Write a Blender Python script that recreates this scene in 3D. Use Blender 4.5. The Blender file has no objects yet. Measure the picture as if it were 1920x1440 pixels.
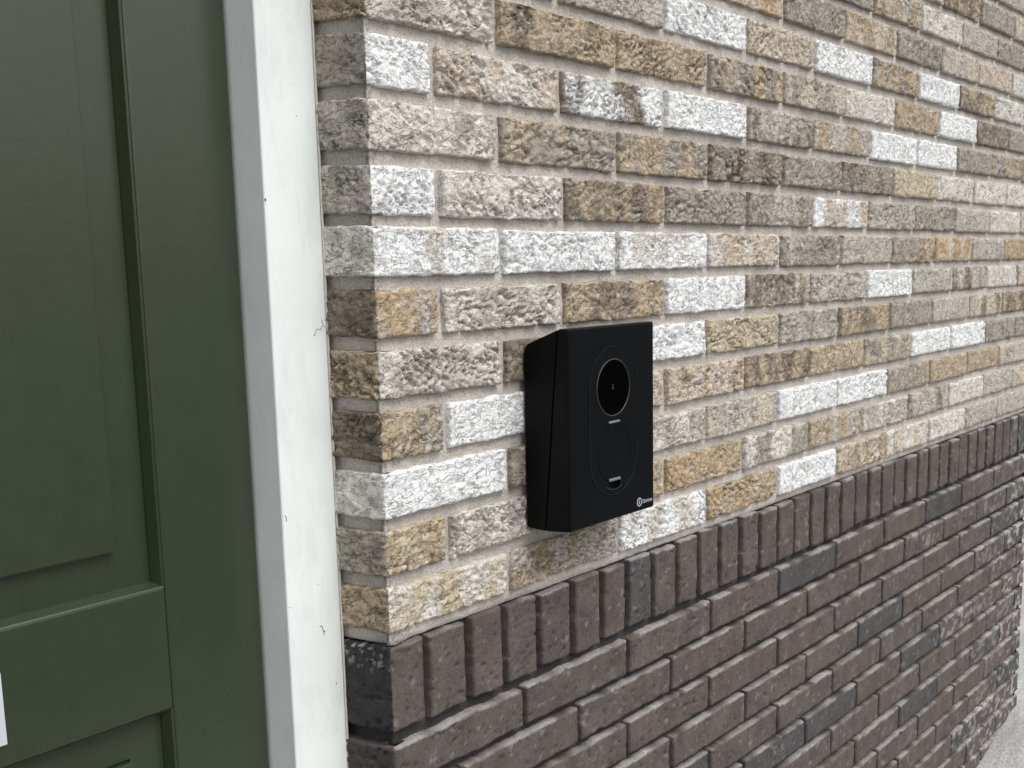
import bpy, bmesh, math, random
import numpy as np
from mathutils import Matrix, Vector

# ------------------------------------------------------------------ camera, sky, sun, exposure
S = bpy.context.scene
COL = S.collection
Z0 = 1.49                      # height of the reference course above the pavement
cam_d = bpy.data.cameras.new('camera')
cam = bpy.data.objects.new('camera', cam_d); COL.objects.link(cam)
Rv = Vector((0.51119464, -0.85944974, 0.00511672))
Uv = Vector((0.15099617, 0.09566904, 0.98389410))
Fv = Vector((0.84609704, 0.50218879, -0.17867909))
M = Matrix((Rv, Uv, -Fv)).transposed().to_4x4()
M.translation = Vector((-0.88130, -0.92015, -0.20273 + Z0))
cam.matrix_world = M
cam_d.sensor_width = 36; cam_d.lens = 2367.18 / 1920 * 36
cam_d.shift_x = -(1328.41 - 960) / 1920; cam_d.shift_y = (885.57 - 720) / 1920
cam_d.clip_start = 0.02; cam_d.clip_end = 300
S.camera = cam
S.render.resolution_x = 1024; S.render.resolution_y = 768
S.view_settings.view_transform = 'Standard'; S.view_settings.look = 'None'
S.view_settings.gamma = 1; S.view_settings.use_curve_mapping = False
S.view_settings.exposure = 0.46

w = bpy.data.worlds.new('World'); S.world = w; w.use_nodes = True
nt = w.node_tree; nt.nodes.clear()
SUN_EL, SUN_AZ = math.radians(54), math.radians(180)      # azimuth from +Y towards +X
sky = nt.nodes.new('ShaderNodeTexSky'); sky.sky_type = 'NISHITA'; sky.sun_disc = False
sky.sun_elevation = SUN_EL; sky.sun_rotation = SUN_AZ; sky.dust_density = 4; sky.air_density = 1.2
hs = nt.nodes.new('ShaderNodeHueSaturation'); hs.inputs['Saturation'].default_value = 0.25
bg = nt.nodes.new('ShaderNodeBackground'); bg.inputs['Strength'].default_value = 0.145
wo = nt.nodes.new('ShaderNodeOutputWorld')
nt.links.new(sky.outputs[0], hs.inputs['Color']); nt.links.new(hs.outputs[0], bg.inputs['Color'])
nt.links.new(bg.outputs[0], wo.inputs['Surface'])
sd = bpy.data.lights.new('sun', 'SUN'); sd.energy = .95; sd.angle = math.radians(30); sd.color = (1, .985, .96)
sun = bpy.data.objects.new('sun', sd); COL.objects.link(sun)
dv = Vector((math.sin(SUN_AZ) * math.cos(SUN_EL), math.cos(SUN_AZ) * math.cos(SUN_EL), math.sin(SUN_EL)))
sun.rotation_euler = dv.to_track_quat('Z', 'Y').to_euler(); sun.location = (0, -3, 5)

# ------------------------------------------------------------------ numpy noise
_rs = np.random.RandomState(7)
_perm = _rs.permutation(512); _perm = np.concatenate([_perm, _perm, _perm])
_g = _rs.normal(size=(512, 3)); _g /= np.linalg.norm(_g, axis=1)[:, None]
def pn(x, y, z=0.0):
    x = np.asarray(x, float); y = np.asarray(y, float); z = np.broadcast_to(np.asarray(z, float), x.shape)
    xi, yi, zi = np.floor(x).astype(int), np.floor(y).astype(int), np.floor(z).astype(int)
    xf, yf, zf = x - xi, y - yi, z - zi
    f = lambda t: t * t * t * (t * (t * 6 - 15) + 10)
    u, v, q = f(xf), f(yf), f(zf)
    def gr(a, b, c):
        h = _perm[(_perm[(_perm[(xi + a) & 511] + yi + b) & 511] + zi + c) & 511]
        g = _g[h]
        return g[..., 0] * (xf - a) + g[..., 1] * (yf - b) + g[..., 2] * (zf - c)
    L = lambda a, b, t: a + (b - a) * t
    return L(L(L(gr(0,0,0), gr(1,0,0), u), L(gr(0,1,0), gr(1,1,0), u), v),
             L(L(gr(0,0,1), gr(1,0,1), u), L(gr(0,1,1), gr(1,1,1), u), v), q) * 1.6
def fbm(x, y, z, o=3, g=.5):
    s = 0; a = 1
    for i in range(o):
        s = s + a * pn(x * 2**i + 3.7*i, y * 2**i + 9.1*i, z + 5.3*i); a *= g
    return s
def sst(a, b, x): t = np.clip((x - a) / (b - a), 0, 1); return t * t * (3 - 2 * t)

# ------------------------------------------------------------------ materials
def mat(name):
    m = bpy.data.materials.new(name); m.use_nodes = True
    n = m.node_tree.nodes; b = n['Principled BSDF']
    return m, m.node_tree, n, b
def nd(t, kind, **kw):
    x = t.nodes.new(kind)
    for k, v in kw.items():
        if k in x.inputs: x.inputs[k].default_value = v
        else: setattr(x, k, v)
    return x
def ramp(t, src, stops):
    r = t.nodes.new('ShaderNodeValToRGB'); e = r.color_ramp.elements
    while len(e) > 1: e.remove(e[-1])
    e[0].position = stops[0][0]; e[0].color = (*[stops[0][1]] * 3, 1)
    for p, c in stops[1:]:
        q = e.new(p); q.color = (c, c, c, 1)
    t.links.new(src, r.inputs[0]); return r.outputs[0]
def mix(t, bt, fac, a, b):
    x = t.nodes.new('ShaderNodeMix'); x.data_type = 'RGBA'; x.blend_type = bt
    for i, v in ((0, fac), (6, a), (7, b)):
        if hasattr(v, 'links'): t.links.new(v, x.inputs[i])
        else: x.inputs[i].default_value = v if not isinstance(v, tuple) else (*v, 1)
    return x.outputs[2]
def mth(t, op, a, b=0.0):
    x = t.nodes.new('ShaderNodeMath'); x.operation = op
    for i, v in ((0, a), (1, b)):
        if hasattr(v, 'links'): t.links.new(v, x.inputs[i])
        else: x.inputs[i].default_value = v
    return x.outputs[0]
def coords(t): return t.nodes.new('ShaderNodeTexCoord').outputs['Object']
def noise(t, co, sc, det=4, rough=.6, dist=0.0, vec=None):
    if vec:
        mp = nd(t, 'ShaderNodeMapping'); mp.inputs['Scale'].default_value = vec
        t.links.new(co, mp.inputs['Vector']); co = mp.outputs[0]
    x = nd(t, 'ShaderNodeTexNoise', Scale=sc, Detail=det, Roughness=rough, Distortion=dist)
    t.links.new(co, x.inputs['Vector']); return x.outputs['Fac']
def bump(t, b, h, dist, strength=1.0, prev=None):
    x = nd(t, 'ShaderNodeBump', Distance=dist, Strength=strength); t.links.new(h, x.inputs['Height'])
    if prev: t.links.new(prev, x.inputs['Normal'])
    if b: t.links.new(x.outputs[0], b.inputs['Normal'])
    return x.outputs[0]

def brick_material(name, rough_scale, speck, bump_d, vein_k):
    m, t, n, b = mat(name)
    co = coords(t)
    at = nd(t, 'ShaderNodeAttribute', attribute_name='Col').outputs['Color']
    f1 = noise(t, co, 420, 3, .7)
    f2 = noise(t, co, 170, 5, .7, .1)
    vein = noise(t, co, 48, 5, .62, .5, (1, 1, 2.2))
    c = mix(t, 'MULTIPLY', 1.0, at, ramp(t, f1, [(.3, .66), (.52, 1.0), (.72, 1.16)]))
    c = mix(t, 'MULTIPLY', 1.0, c, ramp(t, f2, [(.34, 1 - speck), (.47, 1.0), (1, 1.04)]))
    dk = ramp(t, vein, [(.475, 0), (.495, 1), (.505, 1), (.525, 0)])
    c = mix(t, 'MULTIPLY', mth(t, 'MULTIPLY', mth(t, 'MULTIPLY', dk, vein_k), ramp(t, noise(t, co, 22, 3), [(.47, 0), (.6, 1)])), c, (.50, .44, .38))
    # dark kiln grit
    vo = nd(t, 'ShaderNodeTexVoronoi', Scale=rough_scale); t.links.new(co, vo.inputs['Vector'])
    pit = ramp(t, vo.outputs['Distance'], [(.10, 1), (.22, 0)])
    sel = ramp(t, noise(t, co, 60, 2), [(.5, 0), (.6, 1)])
    c = mix(t, 'MIX', mth(t, 'MULTIPLY', mth(t, 'MULTIPLY', pit, sel), .75), c, (.07, .06, .05))
    t.links.new(c, b.inputs['Base Color']); b.inputs['Roughness'].default_value = .92
    b.inputs['Specular IOR Level'].default_value = .25
    n1 = bump(t, None, f2, bump_d)
    n2 = bump(t, None, mth(t, 'MULTIPLY', dk, -1), bump_d * .9 * min(1, vein_k), 1, n1)
    n3 = bump(t, None, mth(t, 'MULTIPLY', pit, -1), bump_d * .5, 1, n2)
    bump(t, b, f1, bump_d * .7, 1, n3)
    return m
M_BRICK = brick_material('sanded_brick', 260, .24, .0016, .8)
M_DARK = brick_material('dark_brick', 230, .28, .0010, .0)

def mortar_material(name, col, var):
    m, t, n, b = mat(name); co = coords(t)
    a = noise(t, co, 18, 4, .6); f = noise(t, co, 480, 3, .7); g = noise(t, co, 140, 3, .6)
    c = mix(t, 'MULTIPLY', 1.0, col, ramp(t, a, [(.3, 1 - var), (.7, 1 + var * .6)]))
    c = mix(t, 'MULTIPLY', 1.0, c, ramp(t, f, [(.3, .62), (.5, 1), (.72, 1.2)]))
    t.links.new(c, b.inputs['Base Color']); b.inputs['Roughness'].default_value = .95
    n1 = bump(t, None, g, .0022); bump(t, b, f, .0014, 1, n1)
    return m
M_MORTAR = mortar_material('light_mortar', (.505, .462, .42), .18)
M_DMORTAR = mortar_material('dark_mortar', (.040, .037, .036), .25)

def paint(name, col, rough, grain=0.0, gdir=(1, 1, 1), spec=.5, grime=0.0):
    m, t, n, b = mat(name); co = coords(t)
    a = noise(t, co, 6, 4, .6)
    c = mix(t, 'MULTIPLY', 1.0, col, ramp(t, a, [(.3, .94), (.7, 1.05)]))
    if grime:
        c = mix(t, 'MULTIPLY', 1.0, c, ramp(t, noise(t, co, 26, 6, .7, .4, (1.6, 1, .5)), [(.3, 1 - grime), (.5, 1), (.8, 1.02)]))
        c = mix(t, 'MIX', ramp(t, noise(t, co, 420, 2, .5), [(.70, 0), (.76, grime * 3)]), c, (.22, .21, .19))
    t.links.new(c, b.inputs['Base Color'])
    r = t.nodes.new('ShaderNodeMapRange'); t.links.new(noise(t, co, 40, 4), r.inputs[0])
    r.inputs[3].default_value = rough - .06; r.inputs[4].default_value = rough + .08
    t.links.new(r.outputs[0], b.inputs['Roughness'])
    b.inputs['Specular IOR Level'].default_value = spec
    if grain:
        n1 = bump(t, None, noise(t, co, 60, 5, .6, .3, gdir), grain)
        bump(t, b, noise(t, co, 900, 2, .5), grain * .12, 1, n1)
    return m
M_GREEN = paint('green_paint', (.0245, .037, .0170), .28, .00012, (.6, 1, 1.6), .75, grime=.05)
M_WHITE = paint('white_paint', (.72, .76, .75), .40, .00030, (1.5, 1, .12), grime=.10)
M_SHELL = paint('black_plastic', (.0016, .0019, .0024), .42, .00004, spec=.12)
M_PLATE = paint('white_plate', (.50, .53, .55), .5)
M_FRONT = paint('black_front', (.0018, .0022, .0034), .40, .00004, spec=.13)
M_GLASS = paint('black_glass', (.0004, .0004, .0005), .12, 0, spec=.04)
M_BAR = paint('grey_plastic', (.15, .16, .165), .4, spec=.4)
M_RING = paint('ring_grey', (.03, .031, .032), .35, spec=.4)
M_GLINT = paint('groove_glint', (.016, .017, .020), .25, spec=.8)  # lighter, glossier black for the painted highlight of the oval groove
M_HOLE = paint('recess_black', (.002, .002, .002), .8, spec=.1)
M_LOGO = paint('logo_white', (.32, .34, .38), .5)
M_GLYPH = paint('glyph_grey', (.045, .045, .045), .5)
M_MARK = paint('scuff_dark', (.06, .06, .06), .7)
M_SEAL = paint('sealant', (.55, .52, .46), .6)
def ground_material(name, col):
    m, t, n, b = mat(name); co = coords(t)
    a = noise(t, co, 5, 5, .6); f = noise(t, co, 130, 4, .7)
    c = mix(t, 'MULTIPLY', 1.0, col, ramp(t, a, [(.3, .8), (.7, 1.12)]))
    c = mix(t, 'MULTIPLY', 1.0, c, ramp(t, f, [(.3, .62), (.5, 1), (.75, 1.22)]))
    t.links.new(c, b.inputs['Base Color']); b.inputs['Roughness'].default_value = .95
    bump(t, b, f, .004)
    return m
M_PAVE = ground_material('pale_paving', (.40, .40, .39))
M_GROUND = ground_material('street_surface', (.055, .055, .056))

# ------------------------------------------------------------------ object helpers
def link(name, me, m=None, parent=None, smooth=False):
    o = bpy.data.objects.new(name, me); COL.objects.link(o)
    if m: me.materials.append(m)
    if parent: o.parent = parent
    if smooth: me.polygons.foreach_set('use_smooth', [True] * len(me.polygons))
    return o
def tag(o, label=None, cat=None, group=None, kind=None):
    for k, v in (('label', label), ('category', cat), ('group', group), ('kind', kind)):
        if v: o[k] = v
    return o
def thing(name, label, cat, loc=(0, 0, 0)):
    o = bpy.data.objects.new(name, None); COL.objects.link(o); o.location = loc
    o.empty_display_size = .05
    return tag(o, label, cat)
def bm_obj(name, bm, m, parent, smooth=False):
    me = bpy.data.meshes.new(name); bmesh.ops.recalc_face_normals(bm, faces=bm.faces)
    bm.to_mesh(me); bm.free()
    o = link(name, me, m, parent, smooth)
    if parent: o.matrix_parent_inverse = Matrix.Translation(-parent.location)
    return o
def box(x0, x1, y0, y1, z0, z1, bev=0, seg=2):
    bm = bmesh.new()
    bmesh.ops.create_cube(bm, size=1)
    for v in bm.verts:
        v.co = Vector(((x0 + x1) / 2 + v.co.x * (x1 - x0), (y0 + y1) / 2 + v.co.y * (y1 - y0), (z0 + z1) / 2 + v.co.z * (z1 - z0)))
    if bev: bmesh.ops.bevel(bm, geom=bm.edges[:], offset=bev, segments=seg, profile=.5, affect='EDGES')
    return bm
def prism_xz(outline, y0, y1):          # outline (x,z) ccw, extruded along y
    bm = bmesh.new()
    a = [bm.verts.new((x, y0, z)) for x, z in outline]; b = [bm.verts.new((x, y1, z)) for x, z in outline]
    n = len(a); bm.faces.new(a); bm.faces.new(b[::-1])
    for i in range(n): bm.faces.new((a[i], b[i], b[(i + 1) % n], a[(i + 1) % n]))
    return bm
def prism_yz(outline, x0, x1, bev=0, seg=2):
    bm = bmesh.new()
    a = [bm.verts.new((x0, y, z)) for y, z in outline]; b = [bm.verts.new((x1, y, z)) for y, z in outline]
    n = len(a); bm.faces.new(a); bm.faces.new(b[::-1])
    for i in range(n): bm.faces.new((a[i], b[i], b[(i + 1) % n], a[(i + 1) % n]))
    bmesh.ops.recalc_face_normals(bm, faces=bm.faces)
    if bev: bmesh.ops.bevel(bm, geom=bm.edges[:], offset=bev, segments=seg, profile=.5, affect='EDGES')
    return bm

def ring_bm(o1, o2, y0, y1):
    bm = bmesh.new(); n = len(o1)
    L = [[bm.verts.new((x, y, z)) for x, z in o] for o, y in ((o1, y0), (o2, y0), (o2, y1), (o1, y1))]
    for i in range(n):
        j = (i + 1) % n
        for k in range(4): bm.faces.new((L[k][i], L[k][j], L[(k + 1) % 4][j], L[(k + 1) % 4][i]))
    return bm

# ------------------------------------------------------------------ ground
def build_ground():
    bm = bmesh.new()
    vs = [bm.verts.new(p) for p in ((-60, -60, -.012), (60, -60, -.012), (60, 60, -.012), (-60, 60, -.012))]
    bm.faces.new(vs); g = bm_obj('ground', bm, M_GROUND, None); tag(g, kind='structure')
    xs = np.linspace(-2.2, 5.2, 260); ys = np.concatenate([np.linspace(-1.5, -.35, 24), np.linspace(-.33, .08, 50), np.linspace(.12, 3.0, 60)])
    X, Y = np.meshgrid(xs, ys)
    bank = .085 * sst(1.80, 2.30, X) * sst(-.42, -.06, Y)
    Z = bank + .004 * fbm(X * 5, Y * 5, .3) + .005 * bank / .07 * fbm(X * 40, Y * 40, 4.0)
    for yj in (-.16, -.46, -.76):                        # joints between the edging courses
        Z = Z - .010 * np.exp(-((Y - yj) / .007) ** 2)
    nx, ny = len(xs), len(ys)
    v = np.stack([X, Y, Z], -1).reshape(-1, 3)
    f = [(j * nx + i, j * nx + i + 1, (j + 1) * nx + i + 1, (j + 1) * nx + i) for j in range(ny - 1) for i in range(nx - 1)]
    me = bpy.data.meshes.new('pavement'); me.from_pydata(v.tolist(), [], f)
    o = link('pavement', me, M_PAVE, None, True); tag(o, kind='structure')
build_ground()

# ------------------------------------------------------------------ brick wall
XC, SPL, XE = 0.0267, 0.080, 2.277        # door-side corner, slight splay of the reveal, far end
P, HL = .222, .061                        # light bond: brick pitch and course height
PD, HD = .2188, .0588                     # dark bond
wall = thing('brick_wall', 'rustic wall of white, tan and grey bricks over a dark brown brick plinth', 'wall', (XC, 0, 0))

def path_front(x0):
    def f(u): return x0 + u, np.zeros_like(u), np.zeros_like(u), -np.ones_like(u)
    return f
RET = .075
def path_corner(u):                        # u<RET runs along the door reveal, then the front
    r = .0035
    k = 1 / math.hypot(1, SPL)
    t = sst(RET - r, RET + r, u)
    yy = np.where(u < RET, RET - u, 0.0); xx = np.where(u < RET, XC - SPL * (RET - u), XC + (u - RET))
    nx = -k * (1 - t); ny = SPL * -k * (1 - t) - t
    l = np.hypot(nx, ny); nx, ny = nx / l, ny / l
    e = np.exp(-((u - RET) / r) ** 2) * .0012
    return xx - nx * e, yy - ny * e, nx, ny
def path_end(x0):                          # the front, then round the far end
    def f(u):
        a = XE - x0
        xx = np.where(u < a, x0 + u, XE); yy = np.where(u < a, 0.0, u - a)
        t = sst(a - .0035, a + .0035, u); nx = t; ny = -(1 - t); l = np.hypot(nx, ny)
        return xx, yy, nx / l, ny / l
    return f

def shell(name, pathf, L, zc, H, step, recess, seed, relief, colf, m, deep=.03, wig=.0017, edge=.0028, shrink=.0012):
    """A brick (or a run of mortar): a relief face with rounded arrises and sides that run back into the wall."""
    nu = max(6, int(L / step)); nv = max(4, int(H / step))
    ui = np.linspace(shrink, L - shrink, nu); vi = np.linspace(shrink, H - shrink, nv)
    u = np.concatenate([[0, 0], ui, [L, L]]); v = np.concatenate([[0, 0], vi, [H, H]])
    du = np.concatenate([[deep, edge], np.zeros(nu), [edge, deep]]); dvv = np.concatenate([[deep, edge], np.zeros(nv), [edge, deep]])
    U, V = np.meshgrid(u, v); D = np.maximum(*np.meshgrid(du, dvv))
    s = seed * 1.37
    tt = V / H; uu = U / L
    zz = zc - H / 2 + V + wig * (fbm(U * 45, V * 0 + s, 1.0, 3) * tt + fbm(U * 45, V * 0 + s, 7.0, 3) * (1 - tt)) * 1.0
    Uw = U + wig * .8 * (fbm(V * 60, U * 0 + s, 3.0, 2) * uu + fbm(V * 60, U * 0 + s, 5.0, 2) * (1 - uu))
    Uw = np.clip(Uw, U - .004, U + .004)
    h = relief(U, V, s, L, H)
    front = (D <= edge + 1e-9)
    h = np.where(front, h, 0)
    X, Y, NX, NY = pathf(Uw)
    off = -recess - D + h
    X = X + NX * off; Y = Y + NY * off
    ny_, nx_ = U.shape
    vv = np.stack([X, Y, zz + Z0], -1).reshape(-1, 3)
    idx = np.arange(nx_ * ny_).reshape(ny_, nx_)
    f = np.stack([idx[:-1, :-1], idx[:-1, 1:], idx[1:, 1:], idx[1:, :-1]], -1).reshape(-1, 4)
    me = bpy.data.meshes.new(name)
    me.vertices.add(len(vv)); me.vertices.foreach_set('co', vv.ravel())
    me.loops.add(f.size); me.loops.foreach_set('vertex_index', f.ravel())
    me.polygons.add(len(f)); me.polygons.foreach_set('loop_start', np.arange(0, f.size, 4)); me.polygons.foreach_set('loop_total', np.full(len(f), 4))
    me.update(calc_edges=True)
    if colf is not None:
        c = colf(U, V, s, L, H); c = np.concatenate([np.clip(c, 0, 1), np.ones(c.shape[:-1] + (1,))], -1)
        a = me.color_attributes.new('Col', 'FLOAT_COLOR', 'POINT'); a.data.foreach_set('color', c.reshape(-1))
    o = link(name, me, m, wall, True)
    o.matrix_parent_inverse = Matrix.Translation(-wall.location)
    return o

PAL = {'W': (.86, .87, .875), 'w': (.68, .645, .59), 'T': (.45, .36, .25), 't': (.58, .50, .41), 'G': (.355, .318, .27),
       'g': (.49, .45, .395), 'D': (.235, .195, .15), 'O': (.48, .355, .225), 'Y': (.55, .475, .345), 'K': (.040, .038, .040),
       'B': (.100, .084, .075), 'b': (.105, .084, .075), 'n': (.073, .069, .069), 'e': (.40, .40, .40)}
def light_relief(kind):
    def f(U, V, s, L, H):
        rv = np.random.RandomState(int(s * 1000) % 99991); amp = rv.uniform(.45, 1.45); fs = rv.uniform(.7, 1.25); lo = rv.uniform(-.22, .18)
        sk = (pn(np.array(s), np.array(.5), .3)) * 1.2
        wx = U + .007 * pn(U * 45, V * 60, s + 40); wv = V + sk * (U - L / 2) + .006 * pn(U * 45, V * 60, s + 50)
        big = .0016 * pn(U * 14, V * 22, s)
        a = pn(wx * 62 * fs, wv * 150 * fs, s + 2); b = pn(wx * 42 * fs + 5, wv * 75 * fs, s + 9)
        fold = -.0052 * np.clip(1 - np.abs(a) * 4.2, 0, 1) ** 1.6 * sst(-.10, .35, pn(U * 18, V * 30, s + 12) + (.1 if kind != 'W' else -.02) + lo)
        fold2 = -.0036 * np.clip(1 - np.abs(b) * 6, 0, 1) * sst(.0, .4, pn(U * 16, V * 22, s + 17))
        med = .0015 * fbm(U * 170, V * 190, s + 5, 2)
        k = (.75 if kind == 'W' else 1.0) * amp
        return big * .8 + k * (fold + fold2) + med * k
    return f
def dark_relief(U, V, s, L, H):
    a = pn(U * 45, V * 110, s + 2)
    pit = -.0032 * sst(.50, .62, pn(U * 120, V * 160, s + 21))
    fold = -.0022 * np.clip(1 - np.abs(a) * 6, 0, 1) * sst(.22, .5, pn(U * 14, V * 30, s + 12))
    return .0010 * pn(U * 14, V * 30, s) + pit + fold + .0004 * fbm(U * 130, V * 130, s + 5, 2)
def light_col(a, b=None, ret=None, rnd=None):
    A = np.array(PAL[a]); B = np.array(PAL[b]) if b else A * .80 + np.array(PAL['g' if a in 'Ww' else 'G']) * .2
    Rr = np.array(PAL[ret]) if ret else None
    def f(U, V, s, L, H):
        n = fbm(U * 22, V * 9, s + 31, 3)
        t = sst(-.25, .45, n) * (1.0 if b else .55)
        if b is None and a == 'W': t = t * .35
        c = A * (1 - t)[..., None] + B * t[..., None]
        # streaks of pale slip and of fired brown sand, each with its own outline
        m1 = sst(.26, .5, fbm(U * 80, V * 160, s + 61, 3)); m2 = sst(.28, .55, fbm(U * 95, V * 150, s + 71, 3))
        pale = np.array((.66, .63, .57)); dk = np.array((.15, .122, .09))
        k1, k2 = (.25, .10) if a in 'Ww' else (.42, .24)
        c = c + (pale - c) * (m1 * k1)[..., None]; c = c + (dk - c) * (m2 * k2)[..., None]
        if a == 'W':
            m3 = sst(.38, .6, fbm(U * 160, V * 160, s + 81, 2)); c = c + (np.array((.42, .40, .37)) - c) * (m3 * .30)[..., None]
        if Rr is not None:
            q = 1 - sst(RET - .004, RET + .004, U + .003 * pn(V * 120, U * 0, s + 3))  # reveal side of a corner brick takes its painted shade tone
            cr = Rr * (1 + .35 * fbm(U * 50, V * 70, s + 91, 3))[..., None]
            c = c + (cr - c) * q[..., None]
        return c
    return f
def dark_col(a, white=0.0):
    A = np.array(PAL[a])
    def f(U, V, s, L, H):
        n = fbm(U * 30, V * 24, s + 31, 3)
        c = A * (1 + .24 * n)[..., None]
        nb = sst(.25, .7, fbm(U * 18, V * 26, s + 44, 2)); c = c + (np.array(PAL['n']) - c) * (nb * .5)[..., None]
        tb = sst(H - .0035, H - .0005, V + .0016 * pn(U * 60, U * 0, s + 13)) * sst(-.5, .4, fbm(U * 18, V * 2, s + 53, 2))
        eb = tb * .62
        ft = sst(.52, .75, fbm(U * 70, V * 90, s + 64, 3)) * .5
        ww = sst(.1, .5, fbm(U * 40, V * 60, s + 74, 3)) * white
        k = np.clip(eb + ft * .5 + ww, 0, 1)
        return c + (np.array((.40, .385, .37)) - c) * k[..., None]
    return f

R = random.Random(11)
# colour of every brick, from the door corner to the right; first/second letter = the two tones of one brick
ROWS = {
 -9: '', -8: '', -7: '. . . . . . . tG D g G',
 -6: '. . . . . . g D G g t', -5: '. . . . . . tG DT G t G', -4: '. . . . . G Tg w g G g',
 -3: 'g t gT tO G tT G tg tT w g', -2: 'T g g W t W GT W TD w g', -1: 'gw TD T GT Gt w T W D G',
  0: 'W tw DW W Dg gT W W G GT g', 1: 'wg GT TG DG G GD Y w w w', 2: 'W w TD G Gg tW g G g w t',
  3: 'Ww W Ww tw Gg g TG tO g TO', 4: 'Og gw TD W tD g W g gD w t', 5: 'gw DT W Y gG TD G g tD DT',
  6: 'TG W t tT DT T GY W W G G', 7: 'W DG gw gt W W TG T T gt', 8: 'TY gw T TO wG Tg gw gD w g t', 9: 'Yw gT Ww TO W tT wt w g g'}
RET_SHADE = {-1: 'T', 0: 'G', 1: 'g', 2: 'g', 3: 'w', 4: 'D', 5: 'T', 6: 'D', 7: 'w', 8: 'G', 9: 'T', -2: 'g', -3: 'T'}  # darker tones for the reveal faces, their shade put into the colour
def stepfor(x): return .0021 if x < .75 else (.003 if x < 1.3 else .0048)
seed = 0
MG = .0132
for r in range(-9, 10):
    odd = r % 2 == 1
    codes = ROWS.get(r, '').split()
    joints = [k * P if odd else (k + .5) * P for k in range(1 if odd else 0, 12)]
    if not odd: joints[0] += .012
    joints = [j + R.uniform(-.0025, .0025) for j in joints if j < XE - .06]
    edges = [None] + joints + [None]
    zc = -(r + .5) * HL
    for i in range(len(edges) - 1):
        seed += 1
        a, b = edges[i], edges[i + 1]
        code = codes[i] if i < len(codes) and codes[i] != '.' else R.choice(['G', 'gT', 'W', 'T', 'tG', 'g', 'w', 'TD', 'DG', 'Gt', 'gw', 'W'])
        H = HL - MG + R.uniform(-.0015, .0012); dz = R.uniform(-.0008, .0008)
        cf = light_col(code[0], code[1] if len(code) > 1 else None, RET_SHADE.get(r, R.choice('GTgD')) if a is None else None)
        rl = light_relief(code[0]); rec = R.uniform(-.0012, .0012)
        g2 = MG / 2 - .001
        if a is None:
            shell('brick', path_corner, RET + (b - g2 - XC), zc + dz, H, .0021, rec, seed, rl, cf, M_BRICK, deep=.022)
        elif b is None:
            shell('brick', path_end(a + g2), XE - a - g2 + .07, zc + dz, H, .005, rec, seed, rl, cf, M_BRICK, deep=.02)
        else:
            shell('brick', path_front(a + g2), b - a - 2 * g2, zc + dz, H, stepfor(a), rec, seed, rl, cf, M_BRICK)

# soldier course
ZS0, ZS1 = -.6175, -.7115
x = XC; i = 0
sj = [.0817, .1470, .2105, .2735, .3405, .4035, .4615]
while sj[-1] + .0612 < XE - .03: sj.append(sj[-1] + .0612 + R.uniform(-.0012, .0012))
ed = [None] + sj + [None]
for i in range(len(ed) - 1):
    seed += 1; a, b = ed[i], ed[i + 1]
    zc = (ZS0 + ZS1) / 2 + R.uniform(-.0025, .0015); H = ZS0 - ZS1 + R.uniform(-.003, .003); g2 = .0062 + R.uniform(-.0010, .0014)
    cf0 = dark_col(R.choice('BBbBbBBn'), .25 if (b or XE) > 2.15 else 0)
    rec = R.uniform(-.001, .0018)
    if a is None:
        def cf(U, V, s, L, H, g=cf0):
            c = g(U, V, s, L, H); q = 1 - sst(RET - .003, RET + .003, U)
            k = np.array(PAL['K']) * (1 + .3 * fbm(U * 60, V * 60, s, 3))[..., None]  # reveal face near black, its shade painted into the colour
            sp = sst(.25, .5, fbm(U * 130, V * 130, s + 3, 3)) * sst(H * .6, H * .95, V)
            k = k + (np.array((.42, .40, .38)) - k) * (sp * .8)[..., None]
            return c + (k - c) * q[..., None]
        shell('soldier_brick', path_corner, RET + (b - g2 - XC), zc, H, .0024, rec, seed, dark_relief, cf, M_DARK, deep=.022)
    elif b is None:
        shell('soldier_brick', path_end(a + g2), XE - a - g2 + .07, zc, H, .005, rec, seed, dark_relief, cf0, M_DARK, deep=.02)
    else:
        shell('soldier_brick', path_front(a + g2), b - a - 2 * g2, zc, H, .0024 if a < .8 else .0038, rec, seed, dark_relief, cf0, M_DARK)

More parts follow.
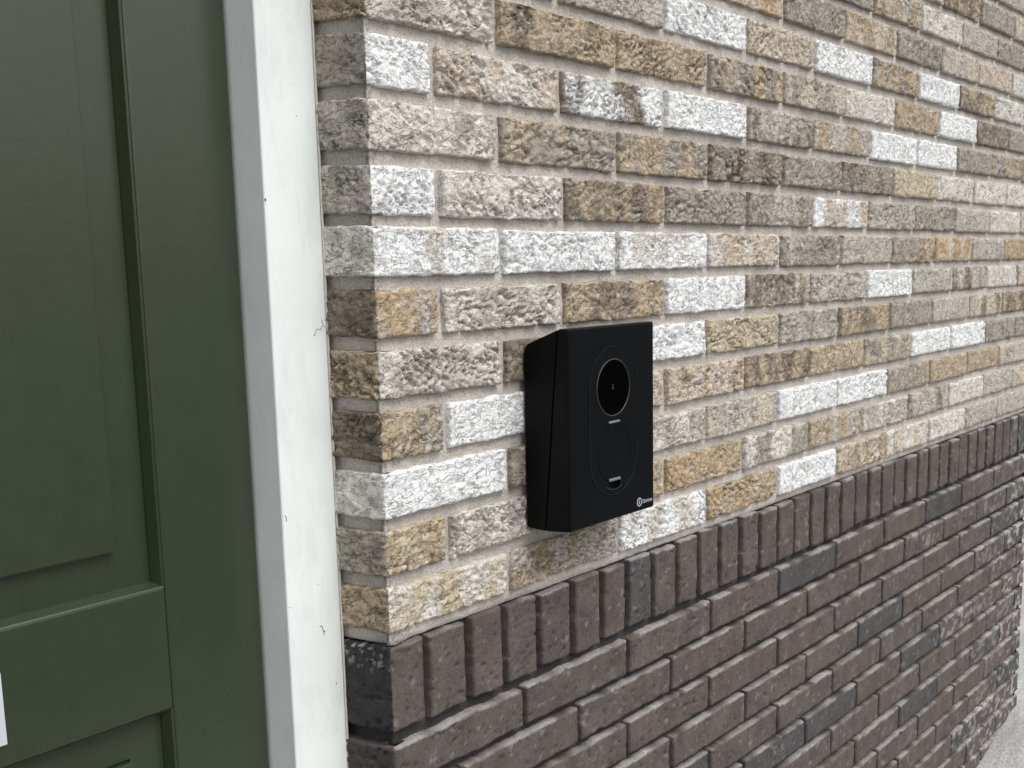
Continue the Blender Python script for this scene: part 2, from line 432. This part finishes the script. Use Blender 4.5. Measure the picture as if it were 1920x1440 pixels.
# dark stretcher courses of the plinth
for r in range(13):
    first = (.2407 - .0) if r % 2 == 0 else .1310
    joints = [first + k * PD + R.uniform(-.0015, .0015) for k in range(11)]
    joints = [j for j in joints if j < XE - .06]
    ed = [None] + joints + [None]
    zc = -.7495 - HD * r
    for i in range(len(ed) - 1):
        seed += 1; a, b = ed[i], ed[i + 1]
        H = HD - .0112 + R.uniform(-.0015, .0010); g2 = .0046 + R.uniform(-.0006, .0008)
        xr = (b or XE)
        wh = 0
        if xr > 2.0: wh = .30
        if b is None: wh = .75
        if r >= 10 and xr > 1.9: wh = max(wh, .55)
        if (r, i) in ((1, 7), (5, 8)): wh = .5
        code = R.choice('BBBbbBbbBBBn')
        if (r, i) in ((0, 4), (0, 7), (4, 2), (5, 7), (7, 9)): code = 'n'
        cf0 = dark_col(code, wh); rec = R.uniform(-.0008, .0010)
        if a is None:
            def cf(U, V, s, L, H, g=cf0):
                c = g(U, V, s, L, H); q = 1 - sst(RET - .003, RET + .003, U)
                k = np.array((.062, .052, .050)) * (1 + .3 * fbm(U * 60, V * 60, s, 3))[..., None]  # darker brown paints the shade of the reveal face
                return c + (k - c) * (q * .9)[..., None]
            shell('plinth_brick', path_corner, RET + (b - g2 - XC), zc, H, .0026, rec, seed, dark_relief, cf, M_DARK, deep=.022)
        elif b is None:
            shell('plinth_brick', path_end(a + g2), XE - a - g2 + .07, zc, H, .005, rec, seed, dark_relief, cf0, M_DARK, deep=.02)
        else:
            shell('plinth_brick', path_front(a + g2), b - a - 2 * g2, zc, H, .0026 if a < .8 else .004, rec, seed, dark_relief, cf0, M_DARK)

# mortar: one run round both corners, flush-struck in the light brickwork and raked back in the dark
def path_wall(u):
    L1 = RET + (XE - XC)
    x1, y1, nx1, ny1 = path_corner(np.minimum(u, L1 - .05))
    a = u > L1 - .1
    t = sst(L1 - .004, L1 + .004, u)
    x2 = np.where(u < L1, XC + u - RET, XE); y2 = np.where(u < L1, 0, u - L1)
    l = np.hypot(t, 1 - t)
    return np.where(a, x2, x1), np.where(a, y2, y1), np.where(a, t / l, nx1), np.where(a, -(1 - t) / l, ny1)
def mort_relief(U, V, s, L, H): return .0014 * pn(U * 16, V * 40, s) + .0009 * fbm(U * 90, V * 90, s + 3, 2)
ztop = 9.1 * HL
shell('mortar', path_wall, RET + XE - XC + .06, (ztop - .6165) / 2, ztop + .6165, .0055, .0074, 3, mort_relief, None, M_MORTAR, deep=.03, wig=.0006)
shell('plinth_mortar', path_wall, RET + XE - XC + .06, (-.6168 - 1.50) / 2, 1.50 - .6168, .0060, .0125, 5, mort_relief, None, M_DMORTAR, deep=.03, wig=.0004)
bm_obj('backing', box(XC + .02, XE - .045, .036, .20, 0 - .0, Z0 + ztop - .003), M_MORTAR, wall)

# ------------------------------------------------------------------ door frame (white) and door (green)
YF, YD = .0634, .100
frame = thing('door_frame', 'white painted door frame with scuffed face between green door and brick corner', 'door frame', (-.014, YF, 0))
ZB, ZT = .02, Z0 + .72
fr = bm_obj('post', box(-.048, .0208, YF, .165, ZB, ZT, .0022, 3), M_WHITE, frame); fr['label'] = 'scuffed white post beside the brick corner'
bm_obj('post', box(-1.062, -.993, YF, .165, ZB, ZT, .0022, 3), M_WHITE, frame)
bm_obj('head', box(-1.062, .0208, YF, .165, ZT + .001, ZT + .07, .0022, 3), M_WHITE, frame)
bm_obj('threshold', box(-1.06, .0208, YF - .02, .165, -.002, ZB - .001, .003, 2), M_PAVE, frame)
bm_obj('rebate', box(-.060, -.0478, .147, .163, ZB, ZT), M_WHITE, frame)
bm_obj('sealant_bead', box(.0209, .0232, YF - .0004, YF + .01, ZB, ZT, .0006, 2), M_SEAL, frame)
def stroke(name, pts, wd, parent):
    bm = bmesh.new()
    for (x0, z0), (x1, z1) in zip(pts[:-1], pts[1:]):
        dx, dz = x1 - x0, z1 - z0; l = math.hypot(dx, dz); nx, nz = -dz / l * wd / 2, dx / l * wd / 2
        q = [(x0 + nx, z0 + nz), (x1 + nx, z1 + nz), (x1 - nx, z1 - nz), (x0 - nx, z0 - nz)]
        a = [bm.verts.new((x, YF - .0003, z + Z0)) for x, z in q]; b = [bm.verts.new((x, YF + .0003, z + Z0)) for x, z in q]
        bm.faces.new(a); bm.faces.new(b[::-1])
        for k in range(4): bm.faces.new((a[k], b[k], b[(k + 1) % 4], a[(k + 1) % 4]))
    return bm_obj(name, bm, M_MARK, parent)
stroke('scuff', [(-.0085, -.5945), (-.0058, -.5940), (-.0048, -.5965), (-.0046, -.5990)], .0007, frame)
stroke('scuff', [(-.0044, -.6005), (-.0028, -.6008), (-.0018, -.6000)], .0011, frame)
stroke('scuff', [(-.0030, -.6008), (-.0030, -.6045)], .0006, frame)
stroke('scuff', [(-.0474, -.1635), (-.0466, -.1655)], .0012, frame)
stroke('scuff', [(.0040, -.2950), (.0080, -.2890), (.0120, -.2905), (.0150, -.2860)], .0004, frame)
stroke('scuff', [(.0035, -.2957), (.0045, -.2948)], .0010, frame)
stroke('scuff', [(.0140, -.2800), (.0165, -.2870), (.0180, -.2880)], .0003, frame)
stroke('scuff', [(-.0050, -.0843), (-.0045, -.0850)], .0007, frame)
stroke('scuff', [(-.0082, -.5494), (-.0075, -.5498)], .0008, frame)
stroke('scuff', [(-.0450, -.4700), (-.0432, -.4735), (-.0438, -.4765)], .0005, frame)
stroke('scuff', [(-.0452, -.5640), (-.0448, -.5648)], .0008, frame)
stroke('scuff', [(.0100, -.6600), (.0104, -.6625)], .0006, frame)

door = thing('door', 'dark green panelled front door beside the white frame', 'door', (-.52, YD, 0))
DX1, DX0 = -.0510, -.990                # leaf
PX1, PX0 = -.1580, -.883                # panel opening
zU1, zU0, zL1, zL0 = Z0 + .56, Z0 - .5225, Z0 - .6405, Z0 - 1.25
DZB, DZT = ZB + .004, ZT - .003
bm_obj('stile', box(PX1, DX1, YD, YD + .045, DZB, DZT, .0026, 4), M_GREEN, door)
bm_obj('stile', box(DX0, PX0, YD, YD + .045, DZB, DZT, .0018, 3), M_GREEN, door)
e = .0004
for za, zb in ((zL1, zU0), (DZB, zL0), (zU1, DZT)):
    bm_obj('rail', box(PX0 + e, PX1 - e, YD + .0003, YD + .0447, za, zb, .0014, 3), M_GREEN, door)
def panel(z0, z1):
    ins = .042; gp_ = .0016
    rc = lambda d: [(PX0 + d, z0 + d), (PX1 - d, z0 + d), (PX1 - d, z1 - d), (PX0 + d, z1 - d)]
    p = bm_obj('panel', ring_bm(rc(.001), rc(ins - gp_), YD + .0140, YD + .034), M_GREEN, door)
    # raised field with a stepped arris
    bm_obj('raised_field', box(PX0 + ins, PX1 - ins, YD + .0068, YD + .034, z0 + ins, z1 - ins, .0006, 2), M_GREEN, p)
    bm_obj('field_step', box(PX0 + ins + .0012, PX1 - ins - .0012, YD + .0052, YD + .0067, z0 + ins + .0012, z1 - ins - .0052, .0004, 1), M_GREEN, p)
    # sloping bead round the opening
    prof = [(0, .0004), (.0016, .0018), (.0050, .0118), (.0050, .0139), (0, .0139)]
    bm = bmesh.new()
    cs = [(PX0 + e, z0, 1, 1), (PX1 - e, z0, -1, 1), (PX1 - e, z1, -1, -1), (PX0 + e, z1, 1, -1)]
    rings = [[bm.verts.new((x + sx * a, YD + d, z + sz * a)) for a, d in prof] for x, z, sx, sz in cs]
    for k in range(4):
        A, B = rings[k], rings[(k + 1) % 4]
        for j in range(5): bm.faces.new((A[j], A[(j + 1) % 5], B[(j + 1) % 5], B[j]))
    bm_obj('bead', bm, M_GREEN, p)
for za, zb in ((zU0, zU1), (zL0, zL1)): panel(za, zb)
bm_obj('gap_shade_board', box(DX0 + .02, DX1 - .02, YD + .0345, YD + .0445, DZB + .01, DZT - .01), M_HOLE, door)  # near-black sheet, painted shade for the gap round each raised field
bpy.context.view_layer.update()

plate = bm_obj('notice_plate', box(-.4400, -.3190, YD - .0030, YD - .0002, Z0 - .6205, Z0 - .5575, .0006, 2), M_PLATE, None)
tag(plate, 'small white plate fixed to the rail of the green door at the left edge', 'plate')

# ------------------------------------------------------------------ wall box charger
CX0, CX1 = .2500, .4245
YW = -.0655                               # plane of the front
ch = thing('wall_charger', 'black wall mounted car charging box with round screen and socket flap', 'charger', (.337, 0, Z0 - .53))
zt = Z0
back = bm_obj('back_shell', prism_yz([(-.0018, -.3275 + zt), (-.0032, -.3220 + zt), (-.0070, -.3170 + zt), (-.0500, -.2995 + zt), (-.0285, -.5325 + zt), (-.0040, -.5312 + zt), (-.0018, -.5280 + zt)][::-1], CX0 + .0006, CX1 - .0006, .0010, 2), M_SHELL, ch)
bm_obj('mounting_plate', box(CX0 + .02, CX1 - .02, -.0041, .006, Z0 - .5250, Z0 - .3300, .001, 1), M_SHELL, ch)
cover = bm_obj('front_cover', prism_yz([(-.0512, -.2983 + zt), (YW, -.2978 + zt), (YW, -.5300 + zt), (-.0298, -.5330 + zt)][::-1], CX0, CX1, .0022, 3), M_FRONT, ch)
def arc(cx, cz, r, a0, a1, n):
    return [(cx + r * math.cos(math.radians(a0 + (a1 - a0) * k / n)), cz + r * math.sin(math.radians(a0 + (a1 - a0) * k / n)) + Z0) for k in range(n + 1)]
OX, OT, OB, OR = .3376, -.3205, -.5009, .0500
def stadium(d): return arc(OX, OT - OR, OR - d, 0, 180, 40) + arc(OX, OB + OR, OR - d, 180, 360, 40)
FX, FZ, FR, NW = .3385, -.4500, .0345, .0112
def flap_outline(d, top=-.4125):
    r = FR - d; nw = NW - d
    a = math.degrees(math.acos(nw / r))
    return [(FX - nw, top + Z0 - d), ] + arc(FX, FZ, r, 180 - a, 360 + a, 70) + [(FX + nw, top + Z0 - d)]
def cut(target, bm):
    me = bpy.data.meshes.new('c'); bmesh.ops.recalc_face_normals(bm, faces=bm.faces); bm.to_mesh(me); bm.free()
    c = bpy.data.objects.new('cutter', me); COL.objects.link(c)
    md = target.modifiers.new('b', 'BOOLEAN'); md.operation = 'DIFFERENCE'; md.solver = 'EXACT'; md.object = c
    bpy.context.view_layer.update()
    dg = bpy.context.evaluated_depsgraph_get()
    nm = bpy.data.meshes.new_from_object(target.evaluated_get(dg))
    target.modifiers.clear(); old = target.data; target.data = nm; nm.name = target.name
    bpy.data.objects.remove(c); bpy.data.meshes.remove(old)
cut(cover, ring_bm(stadium(0), stadium(.0009), YW - .003, YW + .0012))
cut(cover, prism_xz(arc(.3378, -.3710, .0344, 0, 354, 59), YW - .003, YW + .0016))
cut(cover, prism_xz(flap_outline(0), YW - .003, YW + .0020))
cut(cover, prism_xz([(FX - .0118, -.4770 + Z0), (FX - .0118, -.4860 + Z0), (FX - .0090, -.4905 + Z0), (FX, -.4935 + Z0), (FX + .0090, -.4915 + Z0), (FX + .0118, -.4880 + Z0), (FX + .0118, -.4770 + Z0)], YW - .003, YW + .0060))
bm_obj('groove_highlight', ring_bm(stadium(.00095), stadium(.00155), YW - .0005, YW + .0003), M_GLINT, ch)  # thin ring added as the highlight along the oval groove
sc = bm_obj('screen', prism_xz(arc(.3378, -.3710, .0326, 0, 354, 59), YW + .0001, YW + .0014), M_GLASS, ch)
bm = bmesh.new(); n = 72; prof = [(.0342, .0012), (.0342, -.0001), (.0337, -.0007), (.0331, -.0007), (.0327, -.0001), (.0327, .0012)]
rr = [[bm.verts.new((.3378 + a * math.cos(2 * math.pi * k / n), YW + d, -.3710 + Z0 + a * math.sin(2 * math.pi * k / n))) for a, d in prof] for k in range(n)]
for k in range(n):
    for j in range(6): bm.faces.new((rr[k][j], rr[k][(j + 1) % 6], rr[(k + 1) % n][(j + 1) % 6], rr[(k + 1) % n][j]))
bm_obj('screen_ring', bm, M_RING, ch, True)
flap = bm_obj('socket_flap', prism_xz(flap_outline(.0008), YW + .0000, YW + .0019), M_FRONT, ch)
bm_obj('hinge', box(FX - .0112, FX + .0112, YW - .0012, YW + .0010, Z0 - .4135, Z0 - .4105, .0010, 3), M_BAR, flap)
bm_obj('latch', box(FX - .0116, FX + .0116, YW - .0014, YW + .0010, Z0 - .4832, Z0 - .4796, .0011, 3), M_BAR, flap)
bm_obj('finger_recess', prism_xz([(FX - .0112, -.4834 + Z0), (FX - .0112, -.4860 + Z0), (FX - .0086, -.4902 + Z0), (FX, -.4930 + Z0), (FX + .0086, -.4910 + Z0), (FX + .0112, -.4880 + Z0), (FX + .0112, -.4834 + Z0)], YW + .0048, YW + .0058), M_HOLE, ch)
bm = bmesh.new(); a0 = arc(FX, -.4640, .0300, 235, 300, 12); a1 = arc(FX, -.4640, .0292, 235, 300, 12)
A = [bm.verts.new((x, YW - .0003, z)) for x, z in a0 + a1[::-1]]; B = [bm.verts.new((x, YW + .0004, z)) for x, z in a0 + a1[::-1]]
bm.faces.new(A); bm.faces.new(B[::-1])
for k in range(len(A)): bm.faces.new((A[k], B[k], B[(k + 1) % len(A)], A[(k + 1) % len(A)]))
bm_obj('recess_lip', bm, M_RING, ch)
LX, LZ = .3914, -.5186
lo = bm_obj('logo', ring_bm(arc(LX, LZ, .0056, 0, 350, 35), arc(LX, LZ, .0040, 0, 350, 35), YW - .00025, YW + .0004), M_LOGO, ch)
bm_obj('logo_mark', prism_xz([(LX - .0004, LZ + .0034 + Z0), (LX - .0020, LZ - .0028 + Z0), (LX - .0006, LZ - .0022 + Z0), (LX + .0024, LZ - .0006 + Z0), (LX + .0006, LZ - .0002 + Z0), (LX + .0002, LZ + .0034 + Z0)], YW - .00025, YW + .0004), M_LOGO, lo)
def text(name, s, size, x, z, m, parent, bold=0.0, y=YW):
    cu = bpy.data.curves.new(name, 'FONT'); cu.body = s; cu.size = size; cu.extrude = .0003; cu.offset = bold
    to = bpy.data.objects.new('tmp', cu); COL.objects.link(to); bpy.context.view_layer.update()
    me = bpy.data.meshes.new_from_object(to.evaluated_get(bpy.context.evaluated_depsgraph_get()))
    bpy.data.objects.remove(to)
    me.transform(Matrix.Translation((x, y, z + Z0)) @ Matrix.Rotation(math.radians(90), 4, 'X'))
    me.materials.clear(); o = link(name, me, m, parent); o.matrix_parent_inverse = Matrix.Translation(-parent.location)
    return o
text('lettering', 'Dartme', .0068, .3984, -.5212, M_LOGO, ch, .00012)
bm = bmesh.new()
gp = [(.3345, -.3660), (.3358, -.3650), (.3366, -.3665), (.3352, -.3690), (.3338, -.3712), (.3352, -.3702), (.3374, -.3700)]
for (x0, z0), (x1, z1) in zip(gp[:-1], gp[1:]):
    dx, dz = x1 - x0, z1 - z0; l = math.hypot(dx, dz); nx, nz = -dz / l * .0005, dx / l * .0005
    q = [bm.verts.new((a + .0010, YW - .0001, b + Z0 - .002)) for a, b in ((x0 + nx, z0 + nz), (x1 + nx, z1 + nz), (x1 - nx, z1 - nz), (x0 - nx, z0 - nz))]
    bm.faces.new(q)
r = bmesh.ops.extrude_face_region(bm, geom=bm.faces[:])
for v in [g for g in r['geom'] if isinstance(g, bmesh.types.BMVert)]: v.co.y += .00025
bm_obj('screen_glyph', bm, M_GLYPH, sc)
bpy.context.view_layer.update()
print('tris', sum(len(p.vertices) - 2 for m_ in bpy.data.meshes for p in m_.polygons), 'objects', len(bpy.data.objects))
